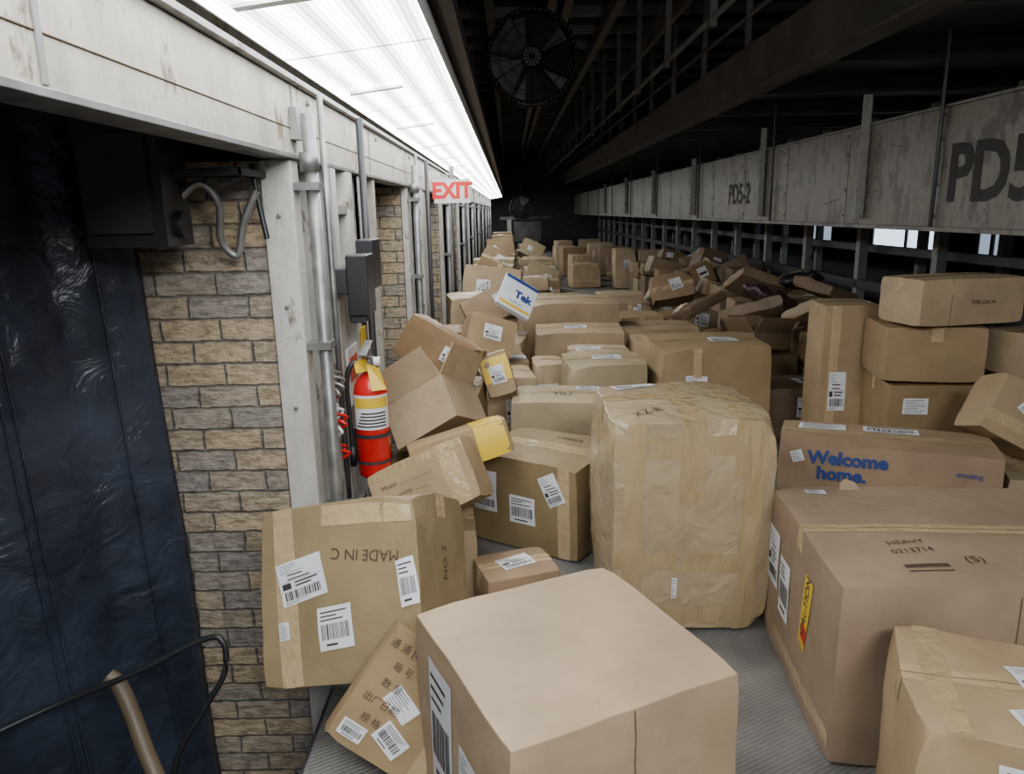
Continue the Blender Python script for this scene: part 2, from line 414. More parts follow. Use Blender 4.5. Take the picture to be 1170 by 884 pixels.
# D tall wrapped box
c = Carton((.56, .57, .78), .022, .012, .024, 14, CBW, 4)
c.quad('F', 0, .3, .56, .07, 1, M_film, .0012, n=8); c.quad('F', 0, -.12, .56, .07, -2, M_film, .0012, n=8); c.quad('F', 0, -.33, .56, .07, 1, M_film, .0012, n=8)
c.quad('L', 0, .3, .57, .07, 1, M_film, .0012, n=8); c.quad('R', 0, .3, .57, .07, 1, M_film, .0012, n=8)
for xx in (-.21, .2): c.quad('F', xx, 0, .07, .78, random.uniform(-2, 2), M_film, .0022, n=8)
c.tape('y', .08, M_film, .3); c.tape('x', .08, M_film, .2); c.tape('y', .08, M_film, .2, .18)
c.text('T', -.15, -.2, .05, 'XZ-R', 20, off=.005); c.label('T', -.12, .22, .18, .08, 10, 'bar')
c.label('F', -.06, -.22, .018, .08, 0, 'lines')
c.put((.612, 2.70, .408), (0, 0, 1))
# E box with labels
c = up(.155, 3.31, 0, -33, .57, .46, .42, CB[2], seed=5, cr=.006, n=10, crush=(1, -1, 1, .02))
c.label('F', -.19, .04, .13, .19, 0, 'ship'); c.label('F', .01, -.02, .13, .13, 0, 'bar'); c.label('F', .16, .1, .09, .14, 28, 'ship')
c.quad('T', 0, .0, .57, .09, 0, M_tape, .0014, n=6); c.text('T', .05, .13, .04, '# 8008-B', 0); c.quad('F', .22, 0, .06, .42, 0, M_tape, .0009, n=4)
fin(c)
# F large right box
c = up(1.33, 2.06, 0, -5, .92, .72, .535, CB[4], seed=6, bulge=.004, cr=.005, n=12)
c.label('L', -.26, .05, .12, .2, 0, 'ship'); c.label('L', -.12, .0, .11, .2, 0, 'bar')
c.quad('L', .10, .04, .07, .24, -8, M_yel, .002, n=3); c.text('L', .10, .06, .045, 'CAUTION', 82, M_ink, .001)
c.quad('L', .10, -.03, .05, .05, -8, M_red, .0026, n=1)
c.text('T', -.2, -.10, .034, 'HEAVY', 8); c.text('T', -.2, -.15, .034, '0213714', 8); c.quad('T', -.2, -.24, .12, .02, 6, M_print, .002); c.quad('T', -.2, -.27, .12, .006, 6, M_print, .002)
c.text('T', -.06, -.2, .05, '(S)', 0); c.tab(-.24, .33, .07, .04)
c.label('T', -.33, .3, .07, .04, 0, 'lines')
c.quad('F', -.02, 0, .003, .5, 0, M_seam, .0018, n=8); c.quad('L', 0, -.2, .7, .05, 0, M_tape, .001, n=5)
fin(c)
# G bottom right crumpled
c = up(1.10, 1.40, 0, -20, .5, .40, .46, CB[0], bulge=.014, cr=.011, n=12, seed=7, crush=(-1, -1, 1, .03))
c.label('T', .04, .03, .13, .11, 14, 'ship'); c.label('T', .02, -.11, .15, .06, 14, 'lines'); c.label('T', .16, .14, .1, .09, 14, 'bar')
c.label('F', .0, .12, .2, .12, 0, 'bar'); c.quad('T', -.18, 0, .06, .4, 0, M_film, .0014, n=6)
fin(c)
# H box with blue print
c = up(1.62, 3.10, 0, -22, .84, .36, .5, CB[3], seed=8, n=12)
c.text('F', -.15, .19, .078, 'Welcome', 0, M_blue, .003, off=.006); c.text('F', -.17, .123, .078, 'home.', 0, M_blue, .003, off=.006)
c.label('T', -.25, .08, .2, .1, 0, 'lines'); c.label('T', .03, .09, .22, .09, 0, 'bar'); c.label('F', -.35, .19, .05, .05, 20, 'lines')
c.text('F', .3, .17, .03, 'amazing', 0, M_blue, off=.005)
fin(c)
# right stack
c = up(2.24, 3.78, 0, -8, .66, .46, .61, CB[0], seed=9); c.label('F', -.2, .2, .12, .08, 0, 'lines'); fin(c)
c = up(2.10, 3.74, .63, -10, .46, .38, .27, CB[0], tape='y', seed=10, cr=.006); fin(c)
c = up(2.17, 3.66, .92, 10, .56, .30, .22, CB[0], tape='x', seed=11); c.text('F', .05, .0, .025, 'FOR LOCAL', 0, off=.005); c.quad('F', -.12, 0, .003, .22, 0, M_seam, .001); fin(c)
c = up(2.80, 3.7, .0, 5, .36, .4, .64, CB[3], seed=12); fin(c)
c = up(2.58, 3.56, .67, 12, .36, .3, .21, CB[1], seed=13); c.text('F', 0, .03, .035, 'U.S.MIN', 0, off=.005); c.text('F', -.1, .04, .07, 'O', 0, off=.005); fin(c)
c = Carton((.32, .22, .26), .006, .005, .006, 6, CB[0], 14); c.label('F', .02, .03, .15, .1, -20, 'ship'); c.label('T', 0, 0, .15, .1, 0, 'bar'); c.quad('F', 0, -.06, .32, .05, 0, M_tape, .0012, n=3)
c.put((2.17, 3.10, .585), (-18, 28, -12))
c = up(2.30, 3.0, 0, -22, .4, .42, .38, CB[2], seed=15); fin(c)
c = up(1.87, 4.16, 0, -6, .29, .3, .96, CB[0], seed=16, bulge=.004); c.quad('F', -.08, 0, .05, .95, 0, M_tape, .0015, n=6)
c.label('F', -.05, .0, .09, .22, 0, 'ship'); c.text('F', .1, .2, .03, 'HAND', 90); fin(c)
# middle
def q(x0, x1, y0, y1, z0, z1, rz=0, mat=None, lab=1, tape='x', seed=None, n=8):
    c = up((x0+x1)/2, (y0+y1)/2, z0, rz, x1-x0, y1-y0, z1-z0, mat, n=n, tape=tape, seed=seed, cr=.009, crush=rcrush(.7))
    w = x1-x0; h = z1-z0
    if lab >= 1: c.label('F', random.uniform(-.2, .2)*w, h*.12, min(.13, w*.3), min(.15, h*.4), random.choice([0, 0, 90, 8]), 'ship')
    if lab >= 2: c.label('T', random.uniform(-.2, .2)*w, random.uniform(-.05, .05), .18, .12, 0, 'bar')
    if random.random() < .5: c.quad('F', 0, -h*.2, w, .05, 0, M_tape, .001, n=3)
    if random.random() < .5: c.quad('F', random.uniform(-.3, .3)*w, 0, .05, h, 0, M_tape, .0013, n=3)
    return fin(c)
q(.90, 1.60, 4.47, 5.08, 0, .65, 0, CB[0], 2, seed=20)
q(.34, .84, 4.5, 4.95, 0, .55, 2, CB[2], 2, seed=21)
c = up(.26, 4.02, 0, -6, .5, .4, .5, CB[2], seed=22); c.text('T', .02, -.05, .07, 'YIU', 0, off=.005); c.label('T', .16, .12, .13, .1, 0, 'bar'); fin(c)
q(.2, .9, 5.75, 6.3, 0, .55, -3, CB[0], 2, seed=23)
q(.98, 1.62, 6.3, 6.8, 0, .48, 0, CB[1], 1, seed=24)
q(.08, .93, 6.42, 7.1, 0, .70, 3, CB[1], 1, seed=25)
q(-.2, .12, 4.3, 4.72, 0, .52, 8, CB[0], 2, seed=26)
q(.15, .36, 5.05, 5.35, 0, .45, 0, CB[0], 1, seed=27)
q(-.22, .12, 5.65, 6.1, 0, .52, -8, CB[1], 2, seed=28)
q(-.55, -.12, 6.35, 6.8, 0, .78, 8, CB[0], 1, seed=29)
q(.42, .85, 5.1, 5.5, 0, .5, 0, CB[1], 2, seed=30)
q(.95, 1.5, 5.3, 5.85, 0, .52, 4, CB[0], 2, seed=31)
q(-.18, .1, 4.9, 5.3, 0, .50, 8, CB[2], 2, seed=132)
c = up(.0, 2.58, 0, 18, .28, .22, .2, CB[3], seed=32); c.label('T', 0, 0, .13, .09, 10, 'ship'); fin(c)
c = up(.20, 2.58, 0, -10, .10, .18, .1, CB[2], seed=33); fin(c)
# left fillers
c = up(-.34, 2.76, 0, 6, .36, .28, .31, CB[2], seed=34); fin(c)
c = up(-.39, 3.25, 0, 4, .34, .46, .36, CB[3], seed=35); fin(c)
c = up(-.37, 3.94, 0, -4, .42, .46, .58, CB[0], seed=36); fin(c)
c = up(-.40, 4.6, 0, 0, .34, .5, .6, CB[2], seed=37); c.label('T', 0, 0, .1, .08); fin(c)
c = up(-.40, 5.25, 0, 0, .34, .5, .6, CB[1], seed=38); c.label('T', 0, 0, .1, .08); fin(c)
c = up(-.41, 5.85, 0, 0, .3, .4, .6, CB[3], seed=39); fin(c)
# K15
c = Carton((.40, .20, .24), .005, .005, .006, 8, CB[0], 40)
c.text('F', -.05, .05, .026, 'Model: __________', 0); c.text('F', -.05, .005, .026, 'Quantity: ____', 0); c.text('F', -.08, -.04, .024, 'No.', 0)
c.quad('F', .13, 0, .07, .24, 0, M_tape, .001, n=4); c.quad('F', 0, .1, .4, .03, 0, M_film, .0008, n=4)
c.put((-.32, 2.71, .475), (-22, -24, -4))
# K16 yellow strip
c = Carton((.42, .28, .14), .005, .005, .006, 8, CB[0], 41)
c.quad('T', .13, 0, .13, .28, 0, M_yel, .0015, n=4); c.quad('F', .13, 0, .13, .14, 0, M_yel, .0015, n=3); c.text('F', -.12, 0, .05, 'OND', 0)
c.put((-.23, 3.02, .53), (-12, -14, 12))
# K13
c = Carton((.40, .25, .24), .005, .006, .006, 8, CB[3], 42); c.tape('x'); c.label('F', .1, .02, .1, .08, 0, 'ship')
c.put((-.38, 3.95, .77), (-14, 28, -20))
c = Carton((.32, .26, .26), .005, .006, .006, 8, CB[0], 43); c.tape('x'); c.label('F', 0, .02, .12, .1, 0, 'ship')
c.put((-.16, 4.95, .66), (-24, 18, 10))
c = Carton((.42, .28, .26), .005, .006, .006, 8, CB[3], 44); c.tape('x'); c.label('F', .1, .02, .12, .1, 0, 'ship')
c.put((-.16, 5.98, .75), (-14, -26, 10))
# white printed flat box
c = Carton((.28, .045, .29), .002, .002, .002, 5, M_whitem, 45)
c.text('F', .04, .0, .09, 'Tek', 0, M_blue, .004); c.quad('F', 0, .128, .28, .03, 0, M_blue, .0012); c.quad('F', 0, -.11, .26, .025, 0, M_yel, .0012); c.text('F', 0, -.075, .026, 'SUPPLIES', 0, M_blue)
c.put((.05, 5.60, .87), (-38, 32, 10), name='white_printed_box')
c = Carton((.16, .18, .24), .004, .004, .006, 4, CB[0], 46); c.quad('F', 0, .03, .15, .14, 0, M_yel, .0015, n=2); c.label('F', 0, -.0, .08, .1, 0)
c.put((-.08, 4.06, .62), (-10, -15, 5))

# open carton with raised flaps
def open_carton(w, d, h, mat, c, rot, fl=.2):
    mb = MB(); t = .005
    mb.box((-w/2, -d/2, 0), (w/2, -d/2+t, h), mat); mb.box((-w/2, d/2-t, 0), (w/2, d/2, h), mat)
    mb.box((-w/2, -d/2+t, 0), (-w/2+t, d/2-t, h), mat); mb.box((w/2-t, -d/2+t, 0), (w/2, d/2-t, h), mat)
    mb.box((-w/2+t, -d/2+t, 0), (w/2-t, d/2-t, t), M_in)
    def flap(p0, p1, outv):
        p0 = Vector(p0); p1 = Vector(p1); o = Vector(outv)*fl; n = (p1-p0).cross(o).normalized()*t/2
        a = [p0-n, p1-n, p1+o-n-(p1-p0)*.03, p0+o-n+(p1-p0)*.03]; b = [v+2*n for v in a]
        va = [mb.bm.verts.new(v) for v in a]; vb = [mb.bm.verts.new(v) for v in b]; k = mb.mi(mat)
        for f in ([va[0], va[1], va[2], va[3]], [vb[3], vb[2], vb[1], vb[0]], *[[va[i], vb[i], vb[(i+1) % 4], va[(i+1) % 4]] for i in range(4)]):
            q_ = mb.bm.faces.new(f); q_.material_index = k
    flap((-w/2, -d/2, h), (w/2, -d/2, h), (0, -.55, .83)); flap((w/2, d/2, h), (-w/2, d/2, h), (0, .3, .95))
    flap((-w/2, d/2, h), (-w/2, -d/2, h), (-.6, 0, .8)); flap((w/2, -d/2, h), (w/2, d/2, h), (.75, 0, .66))
    return mb.obj('open_cardboard_box', c, rot)
open_carton(.34, .30, .22, CB[1], (-.32, 3.34, .48), (-26, -32, -14), .15)
# torn open carton and crushed flattened cartons on the right heap
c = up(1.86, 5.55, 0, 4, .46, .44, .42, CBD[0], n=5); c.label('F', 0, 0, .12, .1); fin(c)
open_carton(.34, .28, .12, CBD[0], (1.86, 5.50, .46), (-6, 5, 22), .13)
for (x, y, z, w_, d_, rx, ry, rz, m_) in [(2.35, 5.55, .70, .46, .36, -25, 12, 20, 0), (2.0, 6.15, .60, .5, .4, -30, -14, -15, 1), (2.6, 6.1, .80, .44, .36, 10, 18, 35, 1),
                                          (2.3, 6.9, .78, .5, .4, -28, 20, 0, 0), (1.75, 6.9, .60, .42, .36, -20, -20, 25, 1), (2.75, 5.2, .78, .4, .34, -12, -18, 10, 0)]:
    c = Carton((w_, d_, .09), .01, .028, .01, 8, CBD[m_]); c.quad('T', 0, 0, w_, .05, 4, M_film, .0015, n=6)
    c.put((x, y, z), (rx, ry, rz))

# generic random pile
def gen(x, y, z, w, d, h, rz, mat, n=4, lab=True, tilt=(0, 0)):
    c = Carton((w, d, h), .006, .010, .006, n, mat, crush=rcrush(.6))
    if random.random() < .8: c.tape('x' if w > d else 'y')
    if random.random() < .4: c.quad('F', 0, 0, w, .05, random.uniform(-6, 6), M_tape, .001, n=3)
    if lab and random.random() < .8: c.label('F', random.uniform(-.2, .2)*w, random.uniform(-.1, .15)*h, min(.13, w*.35), min(.13, h*.45), random.choice([0, 0, 90, 10]), detail=y < 9)
    if lab and random.random() < .6: c.label('T', random.uniform(-.2, .2)*w, 0, .16, .11, random.choice([0, 90]), detail=False)
    c.put((x, y, z+h/2+.012+(abs(math.sin(R(tilt[0])))*d+abs(math.sin(R(tilt[1])))*w)*.5), (tilt[0], tilt[1], rz))
def column(x, y, cell, top, tiltp=.25, mats=CB, hr=(.25, .5), cy=None):
    z = 0; cy = cy or cell
    while z < top-.12:
        h = min(random.uniform(*hr), max(.18, top-z)); w = random.uniform(.68, .9)*cell; d = random.uniform(.65, .86)*cy
        last = z+h >= top-.14
        t = (random.uniform(-24, 8), random.uniform(-28, 28)) if last and random.random() < tiltp else (0, 0)
        gen(x+random.uniform(-.02, .02), y+random.uniform(-.02, .02), z, w, d, h, random.uniform(-7, 7), random.choice(mats), tilt=t)
        z += h+.02
y = 7.6
while y < 24:
    for x, cw in ((-.20, .70), (.58, .8), (1.30, .6)):
        if x > 1 and y > 9: continue
        if x > .5 and 9.5 < y < 13:
            if y < 11: column(.38, y, .44, .55, .2)
            continue
        column(x, y, cw, random.uniform(.55, .85) if x < .5 else random.uniform(.3, .5), .25, cy=.64)
    y += .68 if y < 14 else .95
random.seed(21)
y = 4.85
while y < 14:
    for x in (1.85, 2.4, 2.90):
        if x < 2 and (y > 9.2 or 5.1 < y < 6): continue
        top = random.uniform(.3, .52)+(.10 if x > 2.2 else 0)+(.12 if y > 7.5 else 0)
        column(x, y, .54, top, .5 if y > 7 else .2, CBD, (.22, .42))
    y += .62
q(2.03, 2.42, 14.4, 14.9, 0, .74, 0, CB[0], 1, n=4)
q(2.47, 3.12, 14.3, 14.9, 0, .70, 0, CB[0], 1, n=4)
for k in range(6): q(1.2+.1*(k % 2), 1.75, 14.6+1.3*k, 15.2+1.3*k, 0, .45+.1*(k % 3), 5, None, 0, n=3); q(2.1, 2.75, 16+1.3*k, 16.6+1.3*k, 0, .5+.12*(k % 2), -5, None, 0, n=3)
# crumpled poly bag
def bag(loc, sc, rot, mat, seed, name):
    bm = bmesh.new(); bmesh.ops.create_icosphere(bm, subdivisions=5, radius=1)
    for v in bm.verts:
        p = v.co.copy(); k = (abs(p.x)**4+abs(p.y)**4+abs(p.z)**4)**(-1/4.); p *= k
        p = Vector((p.x*sc[0], p.y*sc[1], p.z*sc[2]*(1-.6*min(1, abs(p.x))**4)))
        s3 = Vector((seed,)*3)
        p += Vector(noise.noise_vector(p*9+s3))*.035
        r1 = 1-abs(noise.noise(p*18+s3))*2; r2 = 1-abs(noise.noise(p*40+s3))*2
        p += v.co.normalized()*(r1*.014+r2*.006)
        v.co = p
    for f in bm.faces: f.smooth = True
    me = bpy.data.meshes.new(name); bm.to_mesh(me); bm.free(); me.materials.append(mat)
    o = bpy.data.objects.new(name, me); S.collection.objects.link(o); o.location = loc; o.rotation_euler = [R(a) for a in rot]
M_pink = simple('maroon_poly_bag', (.07, .025, .033), .55, var=.5)
bag((2.22, 6.3, .74), (.22, .16, .05), (8, 22, 20), M_pink, 3, 'poly_mailer_bag')
bag((2.62, 6.7, .84), (.20, .16, .05), (-12, 10, 60), M_black, 9, 'poly_mailer_bag')

# ------------------------------------------------------------------ conveyor belt, floor
mb = MB(); mb.box((-.60, -.6, -.04), (3.2, 30, 0), M_belt); mb.obj('conveyor_belt')
mb = MB()
mb.box((-.612, -.6, -.2), (-.602, 30, -.005), M_dark); mb.box((3.205, -.6, -.2), (3.25, 30, .12), M_panel)
mb.box((-.60, -.6, -.2), (3.2, 30, -.045), M_dark)
yy = .3
while yy < 30:
    for x in (-.56, 1.3, 3.2): mb.box((x-.04, yy-.04, -1), (x+.04, yy+.04, -.2), M_paintg)
    yy += 2.2
mb.obj('conveyor_frame')
mb = MB(); mb.box((-4, -1.5, -1.1), (7, 31, -1.0), M_floor); mb.obj('floor')
mb = MB(); mb.box((-4, -1.5, 3.9), (7, 31, 4.0), M_ceil)
mb.obj('ceiling')
mb = MB()
yy = 0.5
while yy < 30:
    mb.box((-.65, yy, 3.72), (5.5, yy+.08, 3.895), M_struct); yy += .9
for x in (-.2, .45, .62, 1.15): mb.box((x, 0, 3.55), (x+.09, 30, 3.715), M_struct)
mb.obj('ceiling_joists')
mb = MB(); mb.box((-4, 30, -1), (7, 30.1, 4), M_ceil); mb.obj('wall_back')

# ------------------------------------------------------------------ left wall : bays
XW = -.7; ZT = 1.675
def sol(y0, y1, i):
    mb = MB(); L = y1-y0; e = .10 if i == 0 else .04
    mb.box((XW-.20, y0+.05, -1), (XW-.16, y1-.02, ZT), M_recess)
    mb.box((XW-e, y0, -1), (XW, y0+.012, ZT), M_paintj)
    mb.box((XW-.012, y0+.012, -1), (XW, y0+.09, ZT), M_paintj)
    mb.box((XW-.15, y0+.30*L, -1), (XW+.02, y0+.312*L, ZT), M_paintj)
    mb.box((XW-.03, y0+.30*L, -1), (XW+.02, y0+.36*L, ZT), M_paintj)
    mb.box((XW-.10, y0+.36*L, -1), (XW-.08, y0+.50*L, ZT), M_paintg)
    mb.box((XW-.03, y0+.50*L, -1), (XW+.02, y0+.56*L, ZT), M_paintj)
    mb.box((XW-.15, y0+.70*L, -1), (XW-.0, y0+.715*L, ZT), M_paintg)
    mb.box((XW-.02, y0+.70*L, -1), (XW+.0, y0+.78*L, ZT), M_paintj)
    mb.box((XW-.10, y1-.05, -1), (XW+.0, y1, ZT), M_paint)
    for z in (.2, .75, 1.25, 1.5): mb.box((XW-.08, y0+.36*L, z), (XW+.01, y0+.50*L, z+.04), M_paintg)
    if i == 0:
        for z in (-.35, .1, .42, .85, 1.2, 1.5):
            mb.cyl((XW-.05, y0-.008, z), (XW-.05, y0, z), .008, M_alum, 8)
    mb.obj('steel_door_jamb', bevel=.003)
    mb = MB()
    mb.cyl((XW+.055, y0+.05, -1), (XW+.055, y0+.05, 1.82), .022, M_alum)
    for z in (-.1, .45, 1.05, 1.58): mb.box((XW+.002, y0+.01, z), (XW+.082, y0+.09, z+.025), M_alum)
    mb.cyl((XW+.050, y0+.05, 1.64), (XW+.050, y0+.05, 1.70), .032, M_alum)
    mb.cyl((XW+.04, y0+.19*L, .4), (XW+.04, y0+.19*L, 1.91), .011, M_alum)
    mb.cyl((XW+.05, y0+.62*L, -.4), (XW+.05, y0+.62*L, 1.91), .016, M_dark)
    mb.obj('conduit_pipe')
def pier(y, i):
    mb = MB(); mb.box((XW-1.6, y, -1), (XW-(.11 if i == 0 else .045), y+.10, ZT), M_brick); mb.obj('wall_left_brick_pier')
bays = [(2.5, 4.05)]
yy = 5.3
while yy < 29: bays.append((yy, yy+1.45)); yy += 2.75
for i, (a, b) in enumerate(bays):
    sol(a, b, i); pier(a-.005 if i else a+.02, i)
mb = MB()
mb.box((XW-.06, -1, 1.695), (XW, 30, 1.915), M_paint)
mb.box((XW-.085, -1, 1.68), (XW+.012, 30, 1.695), M_alum)
mb.box((XW-.04, -1, 1.918), (XW+.025, 30, 1.935), M_paintg)
mb.box((XW-.06, -1, 1.915), (XW-.02, 30, 3.9), M_paint)
mb.box((XW, -1, 1.775), (XW+.003, 30, 1.778), M_seam)
y_ = 1.2
while y_ < 28:
    mb.box((XW, y_, 1.70), (XW+.005, y_+.015, 1.91), M_paintg)
    mb.cyl((XW, y_+.2, 1.88), (XW+.012, y_+.2, 1.88), .01, M_alum, 6); y_ += 1.37
mb.box((XW-.0, 2.53, 1.74), (XW+.025, 2.60, 1.84), M_alum)
mb.obj('wall_left_lintel', bevel=.002)
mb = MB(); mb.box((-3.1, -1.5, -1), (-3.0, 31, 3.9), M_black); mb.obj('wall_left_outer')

# vinyl curtain in the near dock opening
def curtain():
    bm = bmesh.new(); A = Vector((-1.13, 2.44, 0)); B = Vector((-2.0, 1.25, 0)); n = 60; m = 24
    d = (B-A); nv = Vector((-d.y, d.x, 0)).normalized()
    if nv.x < 0: nv = -nv
    g = []
    for i in range(n+1):
        t = i/n; row = []
        for j in range(m+1):
            z = -1+2.95*j/m
            p = A+d*t+Vector((-.09*(j/m), 0, z))
            w = .010*math.sin(t*26+.4*math.sin(z*2))+.004*math.sin(t*61)
            w += .03*noise.noise(Vector((t*5, z*1.2, 3)))
            row.append(bm.verts.new(p+nv*w))
        g.append(row)
    for i in range(n):
        for j in range(m):
            f = bm.faces.new((g[i][j], g[i+1][j], g[i+1][j+1], g[i][j+1])); f.smooth = True
    me = bpy.data.meshes.new('dock_curtain'); bm.to_mesh(me); bm.free(); me.materials.append(M_vinyl)
    o = bpy.data.objects.new('dock_curtain', me); S.collection.objects.link(o)
    s_ = o.modifiers.new('s', 'SOLIDIFY'); s_.thickness = .006
    mb = MB()
    for t in (.10, .30, .32, .55, .8):
        p = A+d*t; pts = [p+nv*.028+Vector((-.09*k/8, 0, -1+2.9*k/8)) for k in range(9)]
        mb.tube(pts, .004, M_vinyl, 6)
    mb.obj('seams', parent=o)
curtain()
M_hous = simple('housing_plastic', (.022, .022, .025), .35, var=.3)
mb = MB()
mb.box((-1.20, 2.16, 1.42), (-.97, 2.34, 1.77), M_hous)
mb.box((-1.18, 2.14, 1.46), (-1.00, 2.16, 1.73), M_dark)
mb.cyl((-.97, 2.25, 1.48), (-.95, 2.25, 1.48), .04, M_black); mb.box((-.97, 2.24, 1.62), (-.78, 2.27, 1.64), M_dark)
mb.box((-.80, 2.24, 1.62), (-.78, 2.5, 1.64), M_dark)
mb.cyl((-1.10, 2.26, 1.77), (-1.10, 2.26, 3.9), .015, M_dark)
mb.tube([(-.98, 2.30, 1.56), (-.93, 2.33, 1.60), (-.89, 2.36, 1.54), (-.91, 2.40, 1.43), (-.87, 2.42, 1.38), (-.84, 2.42, 1.48), (-.79, 2.42, 1.58)], .012, M_alum)
mb.tube([(-.80, 2.43, 1.66), (-.79, 2.43, 1.55), (-.77, 2.42, 1.43)], .009, M_black)
mb.obj('dock_light_housing', bevel=.025)
mb = MB()
mb.tube([(-1.45, 1.75, .14), (-1.3, 1.85, .17), (-1.1, 1.9, .23), (-.92, 1.95, .30), (-.86, 1.95, .29), (-.86, 1.93, .2), (-.92, 1.9, .1), (-1.0, 1.85, -.05), (-1.05, 1.8, -.4), (-1.1, 1.8, -1)], .009, M_black)
mb.obj('hanging_cable')
mb = MB()
M_rust = simple('rusty_hose', (.12, .09, .055), .5)
mb.tube([(-1.2, 1.93, .2), (-1.16, 1.92, .16), (-1.08, 1.85, .02), (-1.0, 1.78, -.2), (-.98, 1.75, -1)], .024, M_rust)
mb.obj('rubber_hose')
mb = MB(); mb.box((-1.5, 1.5, -1), (-1.42, 1.6, .1), M_paintg); mb.obj('dock_bumper_post', bevel=.005)

mb = MB()
mb.box((XW+.08, 2.84, 1.12), (XW+.16, 3.00, 1.35), M_hous); mb.box((XW+.08, 3.05, 1.20), (XW+.15, 3.23, 1.40), M_hous)
mb.box((XW+.025, 2.86, 1.2), (XW+.08, 3.20, 1.3), M_dark); mb.box((XW+.081, 2.86, 1.09), (XW+.14, 2.96, 1.12), M_dark)
mb.obj('electrical_box', bevel=.006)
mb = MB(); mb.box((XW+.022, 3.0, .72), (XW+.03, 3.2, .96), M_label); mb.box((XW+.031, 3.03, .82), (XW+.034, 3.17, .92), M_red); mb.box((XW+.022, 3.32, .8), (XW+.028, 3.42, 1.0), M_yel)
mb.obj('safety_notice')
mb = MB()
for k in range(16):
    a = k*.9; mb.tube([(XW+.04, 2.64, .95-.02*k), (XW+.07+.02*math.sin(a), 2.64+.04*math.cos(a), .93-.02*k), (XW+.04, 2.64+.03*math.sin(a), .9-.02*k)], .006, random.choice([M_alum, M_label, M_red]), 6)
mb.tube([(XW+.05, 2.63, .7), (XW+.07, 2.60, .5), (XW+.05, 2.63, .3), (XW+.06, 2.65, .0)], .01, M_alum)
mb.obj('tangled_cords')

# fire extinguisher
def extinguisher(x, y, z):
    root = bpy.data.objects.new('fire_extinguisher', None); S.collection.objects.link(root); root.location = (x, y, z)
    r = .066
    prof = [(0, 0), (r*.85, 0), (r, .012), (r, .33), (r*.93, .365), (r*.7, .395), (r*.35, .412), (.02, .42), (.02, .44), (0, .44)]
    bm = bmesh.new(); seg = 32; rings = []
    for (rr, zz) in prof: rings.append([bm.verts.new((rr*math.cos(2*math.pi*k/seg), rr*math.sin(2*math.pi*k/seg), zz)) for k in range(seg)])
    for i in range(len(prof)-1):
        for k in range(seg):
            f = bm.faces.new((rings[i][k], rings[i][(k+1) % seg], rings[i+1][(k+1) % seg], rings[i+1][k])); f.smooth = True
    bmesh.ops.remove_doubles(bm, verts=bm.verts, dist=1e-5)
    me = bpy.data.meshes.new('body'); bm.to_mesh(me); bm.free(); me.materials.append(M_red)
    o = bpy.data.objects.new('body', me); S.collection.objects.link(o); o.parent = root
    def band(z0, z1, a0, a1, m, rr, nm_):
        b = MB(); n = 16
        for i in range(n):
            t0 = R(a0+(a1-a0)*i/n); t1 = R(a0+(a1-a0)*(i+1)/n)
            b.poly([(rr*math.cos(t0), rr*math.sin(t0), z0), (rr*math.cos(t1), rr*math.sin(t1), z0), (rr*math.cos(t1), rr*math.sin(t1), z1), (rr*math.cos(t0), rr*math.sin(t0), z1)], m, True)
        return b.obj(nm_, parent=root)
    band(.20, .335, -150, -10, M_label, r+.001, 'label')
    band(.285, .325, -140, -20, M_yel, r+.002, 'label_yellow')
    for k in range(5): band(.21+.013*k, .216+.013*k, -135+5*k, -30, M_ink, r+.002, 'label_print')
    band(.165, .18, -180, 180, M_dark, r+.004, 'strap'); band(.06, .072, -180, 180, M_dark, r+.004, 'strap_low')
    b = MB()
    b.cyl((0, 0, .43), (0, 0, .475), .022, M_alum)
    b.box((-.015, -.10, .475), (.015, .03, .485), M_alum, (-14, 0, 0)); b.box((-.015, -.11, .51), (.015, .03, .518), M_alum, (14, 0, 0))
    b.box((-.012, -.02, .475), (.012, .02, .51), M_alum)
    b.cyl((.02, 0, .455), (.045, 0, .455), .018, M_label)
    b.obj('valve_handle', parent=root, bevel=.002)
    b = MB(); b.tube([(-.02, -.01, .455), (-.06, -.03, .45), (-.08, -.04, .38), (-.078, -.04, .25), (-.075, -.04, .12)], .010, M_black)
    b.cyl((-.075, -.04, .13), (-.075, -.04, .05), .013, M_black); b.obj('hose', parent=root)
    b = MB(); b.box((-.09, -.0, .06), (-.064, .03, .19), M_dark); b.obj('wall_bracket', parent=root)
    b = MB()
    b.poly([(.0, -.05, .46), (.05, -.06, .44), (.075, -.065, .36), (.02, -.075, .355)], M_yel); b.poly([(-.05, -.03, .46), (.0, -.05, .48), (.01, -.055, .43), (-.04, -.05, .42)], M_yel)
    b.obj('inspection_tag', parent=root)
extinguisher(-.548, 2.80, .495)

# exit sign
mb = MB(); mb.box((-.15, -.03, -.095), (.15, .03, .095), M_exit); mb.box((-.02, -.02, .095), (.02, .02, .2), M_alum)
mb.text('EXIT', .175, M_exitr, lambda a, b: Vector((a*.92, -.0325, b)), .008)
mb.obj('exit_sign', (-.465, 6.4, 1.67), (0, 0, 4))

